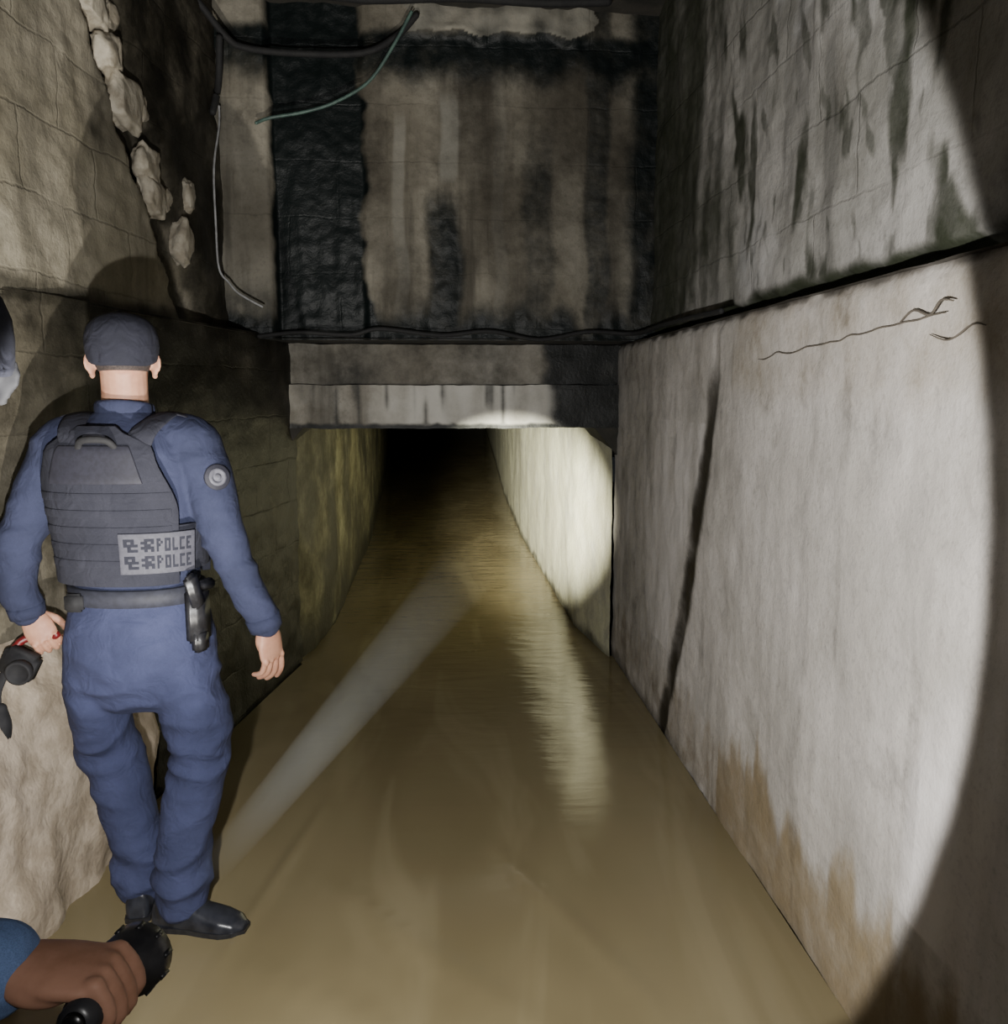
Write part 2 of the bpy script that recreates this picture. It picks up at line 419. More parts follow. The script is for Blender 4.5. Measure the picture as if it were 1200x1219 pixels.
M_rub = simple('broken_stone', (.45,.41,.33), (.28,.245,.185), .9, 14, .8, .015)
bm = bmesh.new()
def stone(bm, c, r, seed, flat=1):
    res = bmesh.ops.create_icosphere(bm, subdivisions=4, radius=1)
    q = Matrix.Rotation(random.uniform(-.6, .6), 3, 'X')
    for v in res['verts']:
        p = v.co.copy()
        p = V([math.copysign(abs(t)**.55, t) for t in p]).normalized()*lerp(1, max(abs(t) for t in p)**-1, .35)*.85
        p *= 1+.34*nz(p.x*1.3+seed, p.y*1.3, p.z*1.3)+.10*nz(p.x*4+seed, p.y*4, p.z*4)
        v.co = V(c)+q @ V((p.x*r[0], p.y*r[1], p.z*r[2]))
zz = 3.3; i = 0
while zz > 2.25:
    r = random.uniform(.085, .13)
    y = cy(zz)+random.uniform(-.03, .05)
    stone(bm, (xu(y)-.01, y, zz), (.05, r*1.25, r*.9), i*3.7)
    if i % 2: stone(bm, (xu(y)-.02, y+.17, zz+.03), (.04, .07, .06), i*1.7)
    zz -= r*1.4; i += 1
stone(bm, (xu(3.86)-.0, 3.86, 2.20), (.05, .08, .12), 33)
stone(bm, (xu(3.92)-.0, 3.95, 2.42), (.04, .06, .09), 35)
obj('exposed_rubble', bm, M_rub)

def cable(name, pts, r, mat, n=10):
    bm = bmesh.new(); limb(bm, [tuple(p)+(r, r) for p in pts], ref=(.13, .3, .95), n=n, seg=10)
    return obj(name, bm, mat)
M_blk = simple('black_rubber', (.010,.010,.011), (.016,.016,.016), .8, 30, .1)
M_hose = simple('green_hose', (.08,.14,.115), (.05,.085,.075), .5, 30, .1)
M_wht = simple('white_cable', (.45,.45,.45), (.3,.3,.3), .5, 30, .1)
cable('green_hose', [(-.86,4.28,2.83),(-.80,4.3,2.86),(-.64,4.3,2.89),(-.486,4.3,2.94),(-.324,4.3,3.04),(-.2,4.27,3.2),(-.12,4.25,3.33)], .008, M_hose)
cable('white_cable', [(-1.03,4.28,2.90),(-1.03,4.26,2.80),(-1.047,4.2,2.6),(-1.05,4.2,2.35),(-1.045,4.2,2.15),(-1.0,4.2,2.08),(-.955,4.2,2.03),(-.85,4.2,1.97)], .005, M_wht)
cable('black_pipe', [(-1.25,3.9,3.36),(-1.1,4.15,3.33),(-.98,4.25,3.2),(-.9,4.3,3.17),(-.67,4.32,3.16),(-.36,4.32,3.17),(-.2,4.33,3.25),(-.1,4.33,3.35)], .016, M_blk)
cable('black_pipe.001', [(-1.0,4.22,3.18),(-1.02,4.25,3.0),(-1.04,4.2,2.85)], .016, M_blk)
cable('power_cable', [(-.9,4.34,1.84),(-.7,4.34,1.86),(-.45,4.34,1.85),(-.3,4.34,1.88),(0,4.34,1.85),(.25,4.34,1.87),(.5,4.34,1.83),(.75,4.34,1.87),(.98,4.3,1.86),(1.02,3.9,1.87),(1.0,3.5,1.86),(1.0,3.0,1.85)], .011, M_blk)
cable('ceiling_pipe', [(-.6,4.2,3.38),(-.3,4.2,3.36),(.1,4.2,3.38),(.5,4.2,3.37),(.8,4.2,3.385)], .022, M_blk)
bm = bmesh.new()
def crk(pts, r): limb(bm, [tuple(p)+(r*(.5 if i in (0, len(pts)-1) else 1),)*2 for i, p in enumerate(pts)], ref=(1, 0, .1), n=4, seg=8)
pp = []
y = 2.65
while y > 1.65:
    pp.append((1.009, y, 1.665+.055*(2.65-y)+.022*nz(y*9, 3)+.01*nz(y*25,1))); y -= .05
crk(pp, .0022)
crk([(1.006,1.82,1.71),(1.004,1.76,1.735),(1.006,1.70,1.72),(1.004,1.66,1.745),(1.005,1.62,1.74)], .0028)
crk([(1.009,1.70,1.68),(1.008,1.63,1.665),(1.009,1.56,1.69),(1.009,1.52,1.685)], .002)
obj('dry_root', bm, simple('root', (.13,.11,.085), None, .9, 30, .4))

# ------------------------------------------------------------------ people
M_skin = simple('skin', (.50,.27,.18), (.42,.21,.14), .55, 25, .15, .001, sss=.1)
M_skin2 = simple('skin_tan', (.34,.18,.12), (.26,.13,.08), .6, 25, .25, .002, sss=.04, spec=.3)
M_hair = simple('cropped_hair', (.03,.022,.02), (.06,.045,.04), .8, 200, .6, .002)
M_shirt = cloth('navy_shirt', (.040,.046,.090), (.030,.035,.068))
M_trou = cloth('navy_trousers', (.056,.065,.135), (.042,.049,.102))
M_blue = cloth('blue_sleeve', (.13,.20,.38), (.10,.15,.29))
M_vest = cloth('vest_fabric', (.034,.035,.048), (.026,.027,.038), 600)
M_cap = cloth('cap_fabric', (.030,.031,.045), (.023,.024,.034), 700)
M_patch = simple('reflective_patch', (.075,.075,.096), (.056,.056,.073), .7, 80, .1)
M_badge = simple('badge_thread', (.13,.13,.16), (.09,.09,.11), .7, 80, .1)
M_letter = simple('patch_letters', (.020,.020,.032), None, .7, 80, .0)
M_boot = simple('boot_leather', (.012,.013,.018), (.03,.032,.04), .3, 18, .3, .003)
M_plast = simple('black_polymer', (.012,.012,.014), (.025,.025,.028), .35, 40, .15)
M_matte = simple('black_nylon', (.008,.008,.010), (.014,.014,.016), .8, 40, .3)
M_red = simple('red_plastic', (.16,.01,.012), None, .4, 40, .1)
M_met = simple('dark_metal', (.05,.05,.055), (.03,.03,.03), .3, 60, .05, metal=.9)
M_eye = simple('eye_white', (.7,.68,.65), None, .3, 10, 0)

def hand(name, w, f, n, sgn, mat, par, curls=(20,30,20), spread=.06, L=1.0, thumb=((.72,.62,.3),(.9,.3,.35),(.95,.05,.45)), fc=None):
    f = V(f).normalized(); n = V(n); n = (n-f*n.dot(f)).normalized(); s = f.cross(n)*sgn
    w = V(w); bm = bmesh.new()
    P = lambda u, v, t: w+(f*u+s*v+n*t)*L
    rr = []
    for u, hw, ht, off in ((-.035,.026,.020,0),(0,.027,.019,0),(.022,.035,.019,.002),(.05,.041,.017,.001),(.078,.041,.014,0),(.094,.037,.011,0)):
        rr.append((P(u, off, 0), s*hw*L, n*ht*L))
    loft(bm, rr, 24)
    ell(bm, P(.035, .026, .008), (.026*L, .016*L, .016*L), Matrix((f, s, n)).transposed())
    ell(bm, P(.04, -.024, .006), (.03*L, .013*L, .014*L), Matrix((f, s, n)).transposed())
    for i, (v, ln, r) in enumerate(((.030,.072,.0088),(.010,.080,.0090),(-.010,.074,.0086),(-.029,.058,.0076))):
        cu = fc[i] if fc else curls
        p = P(.075, v, 0); ang = 0; pts = [tuple(p)+(r*L*1.02,)*2]
        dir0 = (f+s*spread*(v/.03)).normalized()
        p = P(.094, v*1.02, 0); pts.append(tuple(p)+(r*L*1.08,)*2)
        ell(bm, P(.090, v*1.0, -.004), (.011*L, .009*L, .009*L), Matrix((f, s, n)).transposed(), 12, 8)
        for sg, c_, rk in ((.45, cu[0], 1.0), (.30, cu[1], .93), (.25, cu[2], .82)):
            ang += math.radians(c_)
            d = dir0*math.cos(ang)+n*math.sin(ang)
            p = p+d*ln*sg*L; pts.append(tuple(p)+(r*rk*L,)*2)
        limb(bm, pts, ref=tuple(s), n=3, seg=12)
    p = P(.018, .024, .006); pts = [tuple(p)+(.013*L,)*2]
    for dv, ln, r in zip(thumb, (.04, .032, .026), (.0115, .010, .0082)):
        d = (f*dv[0]+s*dv[1]+n*dv[2]).normalized(); p = p+d*ln*L; pts.append(tuple(p)+(r*L,)*2)
    limb(bm, pts, ref=tuple(n+f*.1), n=3, seg=12)
    o = obj(name, bm, mat, par)
    return voxel(o, .0024, 3)

def head(par, hc, face, mat, up=(0,0,1), neck=None):
    Y = V(face).normalized(); Z = V(up); Z = (Z-Y*Z.dot(Y)).normalized(); X = Y.cross(Z)
    M = Matrix((X, Y, Z)).transposed(); hc = V(hc)
    T = lambda x, y, z: hc+X*x+Y*y+Z*z
    bm = bmesh.new()
    ell(bm, T(0, -.012, .022), (.074, .094, .092), M, 32, 24)
    ell(bm, T(0, .022, -.030), (.062, .068, .080), M, 32, 24)
    ell(bm, T(0, .052, -.088), (.032, .030, .026), M)
    ell(bm, T(0, .030, -.070), (.055, .050, .040), M)
    ell(bm, T(0, .082, .018), (.050, .014, .012), M)
    ell(bm, T(.036, .072, -.022), (.022, .018, .018), M); ell(bm, T(-.036, .072, -.022), (.022, .018, .018), M)
    limb(bm, [tuple(T(0,.084,.008))+(.008,.009), tuple(T(0,.100,-.018))+(.010,.011), tuple(T(0,.102,-.032))+(.015,.012)], ref=tuple(Y), n=3)
    ell(bm, T(0, .083, -.058), (.024, .011, .006), M); ell(bm, T(0, .081, -.068), (.021, .011, .007), M)
    nk = V(neck)
    limb(bm, [tuple(T(0, -.018, -.03))+(.060,.062), tuple(T(0,-.012,-.08))+(.060,.062), tuple((T(0,-.01,-.1)+nk)/2)+(.062,.062), tuple(nk)+(.070,.066)], ref=tuple(Y), n=3)
    for sg in (1, -1):
        Me = M @ Matrix.Rotation(sg*.45, 3, 'Z')
        ell(bm, T(sg*.080, -.010, -.014), (.009, .018, .030), Me)
        ell(bm, T(sg*.088, -.020, -.008), (.006, .016, .025), Me)
        ell(bm, T(sg*.079, .0, -.040), (.008, .009, .011), Me)
    voxel(obj('head', bm, mat, par), .0042, 3)
    bm = bmesh.new()
    for sg in (1, -1): ell(bm, T(sg*.031, .080, .0), (.014, .010, .010), M)
    obj('eyes', bm, M_eye, par)
    bm = bmesh.new()
    ell(bm, T(0, -.016, .018), (.0765, .0950, .086), M, 40, 30)
    kill = [v for v in bm.verts if (M.transposed() @ (v.co-hc)).z < -.034 or ((M.transposed() @ (v.co-hc)).y > .02 and (M.transposed() @ (v.co-hc)).z < .05)]
    bmesh.ops.delete(bm, geom=kill, context='VERTS')
    obj('hair', bm, M_hair, par)
    bm = bmesh.new(); rr = []
    for z, rx, ry in ((.0,.084,.104),(.008,.088,.108),(.035,.0915,.110),(.06,.091,.108),(.085,.084,.099),(.103,.070,.082),(.117,.047,.055),(.124,.021,.025),(.126,.006,.006)):
        rr.append((T(0, -.006, z), X*rx, Y*ry))
    loft(bm, rr, 48, cap=False); bm.verts.ensure_lookup_table(); bm.faces.new([v for v in bm.verts][-48:])
    for v in bm.verts:
        q = M.transposed() @ (v.co-hc); a = math.atan2(q.y, q.x)
        kk = abs((a/(pi/3)+.5) % 1-.5)
        v.co -= (X*q.x+Y*q.y)*.02*sstep(.08, 0, kk)
        if q.y < 0: v.co -= Z*.020*sstep(0, -.1, q.y)*sstep(.06, 0, q.z)
    o = obj('cap', bm, M_cap, par)
    m = o.modifiers.new('s', 'SOLIDIFY'); m.thickness = .004; m.offset = 1
    bm = bmesh.new()
    rim = [(T(math.cos(a)*.0875, -.006+math.sin(a)*.108, .004-(.018*sstep(0,-1,math.sin(a))))) for a in [2*pi*i/48 for i in range(49)]]
    limb(bm, [tuple(p)+(.003,.005) for p in rim], ref=tuple(Z), n=1, seg=8, roundcap=False)
    ell(bm, T(0, -.006, .129), (.009, .009, .005), M)
    obj('cap_trim', bm, M_cap, par)
    bm = bmesh.new(); rows = []
    for i in range(13):
        a = math.radians(lerp(28, 152, i/12)); row = []
        for j in range(6):
            e = j/5; r = 1+.62*e*math.sin(a)**1.3
            row.append(bm.verts.new(T(math.cos(a)*.088, -.006+math.sin(a)*.108*r, .010-.03*e*math.sin(a)-.012*abs(math.cos(a))*e)))
        rows.append(row)
    for a, b in zip(rows, rows[1:]):
        for j in range(5): bm.faces.new((a[j], b[j], b[j+1], a[j+1]))
    o = obj('cap_brim', bm, M_cap, par); m = o.modifiers.new('s', 'SOLIDIFY'); m.thickness = .004

def folds(amp, zc=None):
    def f(p):
        a = nz(p.x*5+p.z*3, p.y*5, p.z*9)+.4*nz(p.x*10, p.y*10, p.z*18)
        r = 1-abs(nz(p.x*6+3, p.y*6-p.z*2, p.z*13))*2.4
        k = 1.0
        if zc: k = .40+sum(math.exp(-((p.z-c)/w)**2)*g for c, w, g in zc)
        return amp*k*(.55*a+.55*max(0, r)-.2)
    return f

def boot(par, name, ank, fd, mat=M_boot):
    fd = V(fd).normalized(); up = V((0,0,1)); s = fd.cross(up); A = V(ank)
    g = V((A.x, A.y, 0)); bm = bmesh.new()
    rr = []
    for u, w, h in ((-.085,.022,.03),(-.075,.034,.048),(-.03,.040,.055),(.03,.043,.050),(.08,.048,.040),(.13,.050,.033),(.17,.042,.026),(.195,.022,.016)):
        rr.append((g+fd*u+up*(h*.98-.008), s*w, up*h))
    loft(bm, rr, 24, power=.8)
    limb(bm, [tuple(g-fd*.035+up*.05)+(.045,.042), tuple(g-fd*.02+up*.12)+(.047,.045), tuple(A+up*.08)+(.05,.05)], ref=tuple(fd), n=3)
    voxel(obj(name, bm, mat, par), .005, 3)
    bm = bmesh.new(); outline = []
    for u, w in ((-.09,.02),(-.08,.036),(-.03,.041),(.03,.040),(.08,.048),(.13,.052),(.17,.044),(.20,.02)):
        outline.append((u, w))
    top = [g+fd*u+s*w for u, w in outline]+[g+fd*u-s*w for u, w in outline[::-1]]
    a = [bm.verts.new(p+up*-.015) for p in top]; b = [bm.verts.new(p+up*.016) for p in top]
    bm.faces.new(a[::-1]); bm.faces.new(b)
    for i in range(len(a)): bm.faces.new((a[i], a[(i+1)%len(a)], b[(i+1)%len(a)], b[i]))
    obj(name+'_sole', bm, M_plast, par, smooth=False)

# ---------------- main officer
OX, OY = -.862, 2.40
RZ = Matrix.Rotation(math.radians(-5), 3, 'Z')
def W(x, y, z): return RZ @ V((x, y, 0))+V((OX, OY, z))
def Wd(x, y, z): return RZ @ V((x, y, z))
off = empty('police_officer', (OX, OY, 0))
TS = [(.90,.168,.118),(.98,.170,.120),(1.05,.170,.118),(1.15,.176,.122),(1.25,.186,.128),(1.34,.194,.130),(1.41,.190,.118),(1.455,.158,.098),(1.49,.105,.080),(1.515,.070,.068)]
def tors(z):
    for a, b in zip(TS, TS[1:]):
        if z <= b[0]:
            t = max(0, (z-a[0])/(b[0]-a[0])); return lerp(a[1], b[1], t), lerp(a[2], b[2], t)
    return TS[-1][1:]
bm = bmesh.new()
loft(bm, [(W(-.008*sstep(1.1,1.5,z), .0, z), Wd(rx,0,0), Wd(0,ry,0)) for z, rx, ry in TS], 32, power=.88)
def Wp(x, y, z, r, r2=None): return tuple(W(x, y, z))+(r, r2 or r)
limb(bm, [Wp(.11,0,1.455,.055), Wp(.180,0,1.422,.070,.076), Wp(.215,-.005,1.33,.067,.072), Wp(.240,-.01,1.22,.061,.066), Wp(.262,-.005,1.13,.058,.060), Wp(.302,.015,1.02,.052,.055), Wp(.340,.03,.925,.045,.048), Wp(.349,.034,.900,.044,.046)], ref=(0,1,0))
limb(bm, [Wp(-.11,0,1.455,.055), Wp(-.188,0,1.422,.070,.076), Wp(-.235,-.01,1.33,.067,.072), Wp(-.280,-.03,1.22,.061,.066), Wp(-.315,-.035,1.13,.058,.060), Wp(-.330,-.02,1.03,.052,.055), Wp(-.322,.0,.945,.045,.048)], ref=(0,1,0))
voxel(obj('shirt', bm, M_shirt, off), .0075, 4, folds(.013, [(1.14,.08,1.0),(1.4,.06,.5),(.97,.06,.6)]))
bm = bmesh.new()
loft(bm, [(W(0,0,z), Wd(rx,0,0), Wd(0,ry,0)) for z, rx, ry in ((1.03,.166,.118),(.98,.180,.128),(.92,.198,.142),(.86,.208,.150),(.80,.205,.145),(.74,.19,.130),(.69,.15,.10),(.665,.10,.06))], 32, power=.9)
limb(bm, [Wp(.100,0,.86,.105,.125), Wp(.125,.0,.74,.096,.115), Wp(.142,.01,.62,.089,.104), Wp(.140,.02,.50,.084,.094), Wp(.120,.0,.38,.080,.092), Wp(.100,-.02,.26,.076,.088), Wp(.088,-.03,.15,.076,.085), Wp(.086,-.03,.085,.070,.078)], ref=(0,1,0))
limb(bm, [Wp(-.100,0,.86,.105,.125), Wp(-.130,.01,.74,.096,.113), Wp(-.146,.03,.62,.088,.102), Wp(-.143,.06,.50,.082,.092), Wp(-.116,.065,.38,.078,.090), Wp(-.090,.06,.26,.074,.086), Wp(-.072,.055,.15,.072,.083), Wp(-.068,.055,.085,.066,.076)], ref=(0,1,0))
voxel(obj('trousers', bm, M_trou, off), .0075, 4, folds(.020, [(.5,.1,.8),(.14,.09,1.2),(.72,.07,.8)]))
boot(off, 'boot_right', W(.088,-.04,.08), (.80,-.15,0)); boot(off, 'boot_left', W(-.068,.055,.08), (-.10,1,0))
head(off, W(-.012, .02, 1.650), (-.30, .95, -.03), M_skin, neck=W(-.006, .0, 1.485))
bm = bmesh.new(); limb(bm, [tuple(W(-.006+math.cos(a)*.073, math.sin(a)*.070, 1.512-.012*math.sin(a)))+(.006,.020) for a in [2*pi*i/32 for i in range(33)]], ref=(0,0,1), n=1, seg=10, roundcap=False)
obj('collar', bm, M_shirt, off)
hand('hand_right', W(.350,.035,.895), Wd(.10,.10,-1), Wd(-.75,.35,0), 1, M_skin, off, L=1.12, fc=((10,20,12),(16,26,16),(22,30,18),(28,34,20)))
hand('hand_left', W(-.318,-.002,.94), Wd(.50,-.10,-.80), Wd(-.3,.85,-.25), 1, M_skin, off, L=1.0, fc=((45,60,40),)*4, thumb=((.7,.6,.3),(.8,.2,.6),(.7,-.1,.7)))

def on_torso(th, z, o):
    rx, ry = tors(z); c, s = math.cos(th), math.sin(th)
    c_ = math.copysign(abs(c)**.88, c); s_ = math.copysign(abs(s)**.88, s)
    return W((rx+o)*c_-.008*sstep(1.1,1.5,z), (ry+o)*s_, z)
def panel(name, t0, t1, z0, z1, o, thick, mat, nt=24, nzv=24, shape=None):
    bm = bmesh.new(); g = []
    for i in range(nt+1):
        r = []
        for j in range(nzv+1):
            z = lerp(z0, z1, j/nzv); u = lerp(-1, 1, i/nt)
            if shape: u *= shape(j/nzv)
            th = math.radians((t0+t1)/2+(t1-t0)/2*u)
            r.append((bm.verts.new(on_torso(th, z, o)), bm.verts.new(on_torso(th, z, o+thick))))
        g.append(r)
    for i in range(nt):
        for j in range(nzv):
            bm.faces.new((g[i][j][1], g[i+1][j][1], g[i+1][j+1][1], g[i][j+1][1]))
            bm.faces.new((g[i][j][0], g[i][j+1][0], g[i+1][j+1][0], g[i+1][j][0]))
    for i in range(nt):
        for j in (0, nzv): bm.faces.new((g[i][j][0], g[i+1][j][0], g[i+1][j][1], g[i][j][1]))
    for j in range(nzv):
        for i in (0, nt): bm.faces.new((g[i][j][0], g[i][j][1], g[i][j+1][1], g[i][j+1][0]))
    o_ = obj(name, bm, mat, off); m = o_.modifiers.new('b', 'BEVEL'); m.width = .004; m.segments = 2; m.limit_method = 'ANGLE'; m.angle_limit = math.radians(50)
    return o_
shp = lambda v: 1-.30*sstep(.45, .85, v)-.42*sstep(.86, 1.0, v)
panel('vest_back', -156, -40, 1.05, 1.475, .010, .026, M_vest, shape=shp)
panel('vest_front', 28, 152, 1.05, 1.45, .010, .022, M_vest, shape=shp)
panel('vest_cummerbund', -44, 34, 1.08, 1.21, .010, .014, M_vest)
panel('vest_cummerbund_left', 146, 214, 1.08, 1.21, .010, .014, M_vest)
for i, z in enumerate((1.10,1.145,1.19,1.235,1.28)):
    panel('vest_webbing_%d'%i, -150, -46, z, z+.022, .035, .003, M_vest, nzv=2)
panel('vest_yoke', -128, -66, 1.325, 1.425, .035, .006, M_letter, nzv=8, shape=lambda v: 1-.25*v)
panel('vest_patch', -84, -26, 1.085, 1.195, .039, .004, M_patch, nzv=6)
bm = bmesh.new()
# woven lettering: two bold glyphs then a thin word, on two rows
GLY = (('1110','1010','1111','0100','0111'), ('0111','1101','0110','1111','0101'),
       ('110','101','110','100','100'), ('111','101','101','101','111'), ('100','100','100','100','111'), ('111','100','100','100','111'), ('111','100','110','100','111'))
for row, z in enumerate((1.163, 1.117)):
    a0 = -81
    for gi, gl in enumerate(GLY):
        px = 2.3 if gi < 2 else 1.5
        for rI, bits in enumerate(gl):
            for cI, bt in enumerate(bits):
                if bt == '0': continue
                aa = a0+cI*px; zz = z+.014-rI*.007
                q = [(aa, zz-.0036), (aa+px*1.02, zz-.0036), (aa+px*1.02, zz+.0036), (aa, zz+.0036)]
                lo = [bm.verts.new(on_torso(math.radians(a), z3, .0425)) for a, z3 in q]
                hi = [bm.verts.new(on_torso(math.radians(a), z3, .0440)) for a, z3 in q]
                bm.faces.new(hi); bm.faces.new(lo[::-1])
                for t in range(4): bm.faces.new((lo[t], lo[(t+1)%4], hi[(t+1)%4], hi[t]))
        a0 += 11 if gi < 2 else 6
obj('vest_patch_letters', bm, M_vest, off, smooth=False)
bm = bmesh.new()
for sg in (1, -1):
    limb(bm, [Wp(sg*.075-.006,-.128,1.40,.008,.036), Wp(sg*.095-.006,-.112,1.455,.008,.036), Wp(sg*.112,-.06,1.492,.008,.034), Wp(sg*.115,0,1.503,.008,.034), Wp(sg*.108,.06,1.49,.008,.034), Wp(sg*.085,.120,1.42,.008,.034)], ref=tuple(Wd(1,0,0)), n=5, seg=16)
obj('vest_straps', bm, M_vest, off)
bm = bmesh.new(); limb(bm, [Wp(-.070,-.140,1.405,.009,.006), Wp(-.055,-.160,1.435,.009,.006), Wp(-.016,-.166,1.442,.009,.006), Wp(.020,-.160,1.435,.009,.006), Wp(.035,-.140,1.405,.009,.006)], n=5, seg=12)
obj('vest_drag_handle', bm, M_matte, off)
bm = bmesh.new(); loft(bm, [(W(0,0,z), Wd(.176+o,0,0), Wd(0,.126+o,0)) for z, o in ((.985,.0),(.987,.010),(1.032,.010),(1.034,.0))], 48, power=.9)
obj('belt', bm, simple('belt_nylon', (.028,.030,.045), None, .7, 60, .2), off)
bm = bmesh.new()
Mh = RZ @ Matrix.Rotation(math.radians(-20), 3, 'Z')
box(bm, W(.195,-.075,.955), (.038,.075,.15), Mh, .010)
box(bm, W(.202,-.085,.885), (.030,.050,.06), Mh, .008)
box(bm, W(.202,-.11,1.03), (.026,.045,.10), Mh @ Matrix.Rotation(.35, 3, 'X'), .009)
box(bm, W(.202,-.065,1.035), (.028,.10,.03), Mh, .007)
obj('holster', bm, M_plast, off)
bm = bmesh.new(); box(bm, W(-.12,-.122,1.0), (.05,.025,.05), RZ, .007)
obj('belt_pouches', bm, M_matte, off)
pc = W(.261,-.058,1.335); pn = Wd(.66,-.74,.10).normalized()
bm = bmesh.new(); prof(bm, pc-pn*.01, pn, [(0,.034),(.010,.036),(.0125,.033),(.0125,.001)], 28)
obj('sleeve_badge', bm, M_letter, off)
bm = bmesh.new(); prof(bm, pc-pn*.002, pn, [(0,.024),(.0065,.024),(.0065,.014),(.0055,.014),(.0055,.009),(.007,.009),(.007,.001)], 24)
obj('sleeve_badge_emblem', bm, M_badge, off)
bm = bmesh.new()
for sg in (1, -1): limb(bm, [Wp(sg*.13,-.005,1.505,.024,.005), Wp(sg*.17,-.005,1.496,.026,.005), Wp(sg*.205,-.005,1.472,.026,.005)], ref=(0,0,1), n=3, seg=12)
obj('epaulettes', bm, M_letter, off)
bm = bmesh.new()
limb(bm, [Wp(.340,.03,.925,.050,.053), Wp(.350,.035,.888,.047,.049)], n=2, roundcap=False)
limb(bm, [Wp(-.324,-.005,.965,.050,.053), Wp(-.321,.0,.932,.047,.049)], n=2, roundcap=False)
obj('cuffs', bm, M_shirt, off)
# hand lantern with a red grip and a hanging pouch, in his left hand
bag = empty('hand_lantern', tuple(W(-.30,-.06,.80)))
bm = bmesh.new()
limb(bm, [Wp(-.35,-.05,.835,.011), Wp(-.325,-.02,.868,.011), Wp(-.27,.0,.868,.012), Wp(-.245,.0,.875,.012)], n=4); obj('red_grip', bm, M_red, bag)
bm = bmesh.new()
Mb = RZ @ Matrix.Rotation(math.radians(28), 3, 'Y')
box(bm, W(-.325,-.05,.805), (.095,.06,.085), Mb, .012)
prof(bm, W(-.30,-.085,.80), Wd(.15,-1,-.1), [(0,.030),(.015,.034),(.03,.034),(.032,.028),(.022,.026),(.022,.001)], 24)
limb(bm, [Wp(-.355,-.07,.79,.012,.006), Wp(-.365,-.10,.74,.012,.006), Wp(-.355,-.12,.69,.012,.006)], n=4)
limb(bm, [Wp(-.35,-.12,.70,.020,.016), Wp(-.352,-.13,.66,.036,.028), Wp(-.36,-.13,.61,.034,.028), Wp(-.372,-.13,.56,.020,.018)], n=4)
obj('housing', bm, M_matte, bag)

# ---------------- second officer, at the left edge, leaning in and holding the torch
DX = -.05
o2 = empty('police_officer.001', (-1.15+DX, 1.15, 0))
bm = bmesh.new()
SP = [((-1.18+DX,1.15,.92),.17,.12),((-1.16+DX,1.15,1.02),.165,.12),((-1.10+DX,1.15,1.16),.175,.125),((-1.03+DX,1.14,1.28),.19,.13),((-.95+DX,1.14,1.36),.185,.12),((-.87+DX,1.14,1.42),.11,.085),((-.81+DX,1.14,1.45),.07,.07)]
rr = []
for i, (c, rx, ry) in enumerate(SP):
    t = (V(SP[min(i+1,6)][0])-V(SP[max(i-1,0)][0])).normalized(); ax = V((0,1,0)); ay = t.cross(ax).normalized()
    rr.append((c, ax*rx, ay*ry))
loft(bm, rr, 32, power=.9)
limb(bm, [(-.92+DX,1.02,1.36,.055,.055),(-.94+DX,.95,1.33,.074,.078),(-.92,.86,1.22,.068,.07),(-.84,.74,1.10,.062,.064)], ref=(1,0,0))
limb(bm, [(-.92+DX,1.26,1.36,.055,.055),(-.97+DX,1.34,1.32,.074,.078),(-1.0+DX,1.38,1.20,.068,.07),(-1.02+DX,1.40,1.08,.062,.064),(-.98+DX,1.38,.98,.054,.056),(-.94+DX,1.36,.90,.045,.046)], ref=(1,0,0))
voxel(obj('shirt', bm, M_shirt, o2), .009, 4, folds(.010))
TA = V((-.261,.565,1.119)); TD = V((.03,.96,-.25)).normalized()
HW = V((-.329,.598,1.136))
bm = bmesh.new(); limb(bm, [(-.86,.75,1.11,.058,.060),(-.74,.69,1.08,.054,.056),(-.62,.64,1.090,.047,.049),(-.49,.61,1.114,.042,.044),(-.37,.600,1.132,.037,.039),(-.338,.598,1.135,.035,.037)], ref=(0,0,1))
voxel(obj('sleeve', bm, M_blue, o2), .004, 3, folds(.005))
bm = bmesh.new()
loft(bm, [((-1.18+DX,1.15,z), (0,rx,0), (ry,0,0)) for z, rx, ry in ((1.0,.165,.118),(.92,.19,.14),(.84,.195,.145),(.76,.17,.12),(.70,.12,.08))], 28)
for sg in (1, -1):
    limb(bm, [(-1.18+DX,1.15+sg*.09,.86,.1,.12),(-1.17+DX,1.15+sg*.12,.66,.09,.1),(-1.16+DX,1.15+sg*.125,.48,.085,.095),(-1.15,1.15+sg*.12,.28,.078,.088),(-1.12,1.15+sg*.12,.10,.07,.078)], ref=(0,1,0))
voxel(obj('trousers', bm, M_trou, o2), .010, 3, folds(.012))
for nm, sg in (('boot_left', 1), ('boot_right', -1)): boot(o2, nm, (-1.12, 1.15+sg*.12, .08), (1, .1*sg, 0))
# his whole head is plain black, face and neck included
head(o2, (-.662, 1.16, 1.592), (-.70,.70,-.10), M_matte, neck=(-.85,1.14,1.45))
hand('hand_left', (-.94+DX,1.36,.89), (.1,0,-1), (0,-1,0), 1, M_skin2, o2, curls=(20,30,20))
torch = empty('flashlight', tuple(TA))
bm = bmesh.new()
prof(bm, TA-TD*.012, TD, [(0,.006),(.001,.0125),(.012,.0135),(.014,.0150),(.03,.0152),(.085,.0150),(.092,.018),(.100,.0265),(.118,.0275),(.120,.0260),(.1205,.0245),(.110,.0235),(.110,.001)])
for i in range(6):
    s = .030+i*.009
    prof(bm, TA-TD*.012+TD*s, TD, [(0,.0150),(.0008,.0158),(.004,.0158),(.0048,.0150)], 28)
for i in range(10):
    a = 2*pi*i/10; x = TD.orthogonal().normalized(); y = TD.cross(x)
    box(bm, TA+TD*.097+(x*math.cos(a)+y*math.sin(a))*.0268, (.004,.004,.012), Matrix((x, y, TD)).transposed())
obj('body', bm, M_plast, torch)
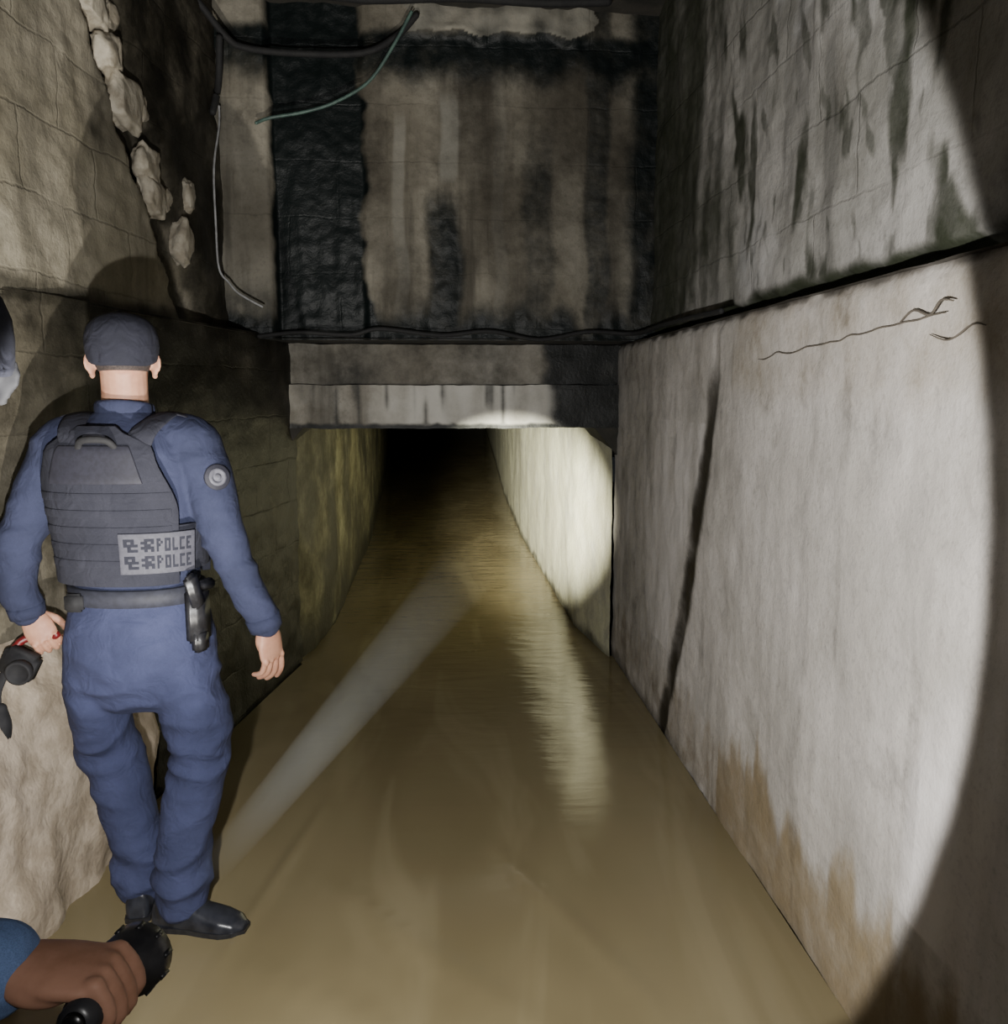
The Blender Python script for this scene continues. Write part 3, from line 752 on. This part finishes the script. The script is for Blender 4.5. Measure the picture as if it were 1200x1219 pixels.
bm = bmesh.new(); prof(bm, TA-TD*.0150, TD, [(0,.001),(0,.007),(.004,.0085)], 24); obj('tail_switch', bm, M_met, torch)
k = NT('torch_lens'); k.b.inputs['Emission Color'].default_value = (1,.98,.92,1); k.b.inputs['Emission Strength'].default_value = 6
bm = bmesh.new(); prof(bm, TA+TD*.099, TD, [(0,.0234),(.0005,.0234),(.0007,.001)], 24); obj('lens', bm, k.m, torch)
hand('hand_right', tuple(HW), (1,.0,-.10), (-.1,-.1,-1), 1, M_skin2, o2,
     fc=((62,80,52),(66,80,52),(66,80,52),(66,78,50)), thumb=((.62,.62,.50),(.85,.30,.40),(.9,.1,.42)), L=.82)

# ------------------------------------------------------------------ lights
def spot(name, loc, tgt, power, half, blend, rad, col=(1,.97,.93)):
    l = D.lights.new(name, 'SPOT'); l.energy = power; l.spot_size = 2*math.radians(half); l.spot_blend = blend; l.shadow_soft_size = rad; l.color = col
    o = D.objects.new(name, l); o.location = loc; o.rotation_euler = (V(tgt)-V(loc)).to_track_quat('-Z', 'Y').to_euler(); return link(o)
LA = V((-.30,.62,1.25))
spot('search_lamp', LA, LA+V((.16,.98,-.04)), 215, 48.6, .06, .016, (1,.985,.96))
spot('work_lamp', (-.42,1.0,.50), (-1.05,2.4,2.2), 260, 46, 1.0, .012, (1,.95,.86))
src = TA+TD*.112
TG = V((.87,8.0,.62))
spot('flashlight_core', src, TG, 20000, 9.0, 1.0, .008, (1,.98,.80))
l = D.lights.new('camera_fill', 'POINT'); l.energy = 13; l.shadow_soft_size = .02; l.color = (1,.98,.95)  # unseen fill added by the camera to brighten the near hand
lo = link(D.objects.new('camera_fill', l)); lo.location = (.03,-.03,1.63)
bdir = (TG-src).normalized(); x = bdir.orthogonal().normalized(); y = bdir.cross(x)
bm = bmesh.new(); rr = []
for s in (.10, .3, .6, 1.0, 1.5, 2.0, 2.5, 3.0):
    r = .010+s*.043; rr.append((V((0,0,s)), V((r,0,0)), V((0,r,0))))
loft(bm, rr, 32)
mo = obj('mist_beam', bm, None); mo.matrix_world = Matrix.Translation(src) @ Matrix((x, y, bdir)).transposed().to_4x4()
k = NT('mist'); k.t.nodes.remove(k.b)
sx = k.n('ShaderNodeSeparateXYZ'); k.put(sx.inputs[0], k.tc)
den = k.math('MULTIPLY', k.ramp(sx.outputs[2], .10, .55), k.ramp(sx.outputs[2], 1.0, 2.9, 1, 0))
vs = k.n('ShaderNodeVolumeScatter'); vs.inputs['Color'].default_value = (.72,.80,1,1); vs.inputs['Anisotropy'].default_value = 0
k.put(vs.inputs['Density'], k.math('MULTIPLY', den, .0015)); k.t.links.new(vs.outputs[0], k.out.inputs['Volume'])
mo.data.materials.append(k.m)

w = D.worlds.new('world'); SC.world = w; w.use_nodes = True
w.node_tree.nodes['Background'].inputs[0].default_value = (.5,.55,.6,1); w.node_tree.nodes['Background'].inputs[1].default_value = .02

# ------------------------------------------------------------------ camera
cam = D.cameras.new('camera'); co = link(D.objects.new('camera', cam))
cam.sensor_fit = 'HORIZONTAL'; cam.sensor_width = 36; cam.lens = 30; cam.clip_start = .02; cam.clip_end = 200
psi, th = math.radians(4.25), math.radians(8.05)
F = V((math.sin(psi)*math.cos(th), math.cos(psi)*math.cos(th), -math.sin(th)))
co.location = (0, 0, 1.56); co.rotation_euler = F.to_track_quat('-Z', 'Y').to_euler()
SC.camera = co
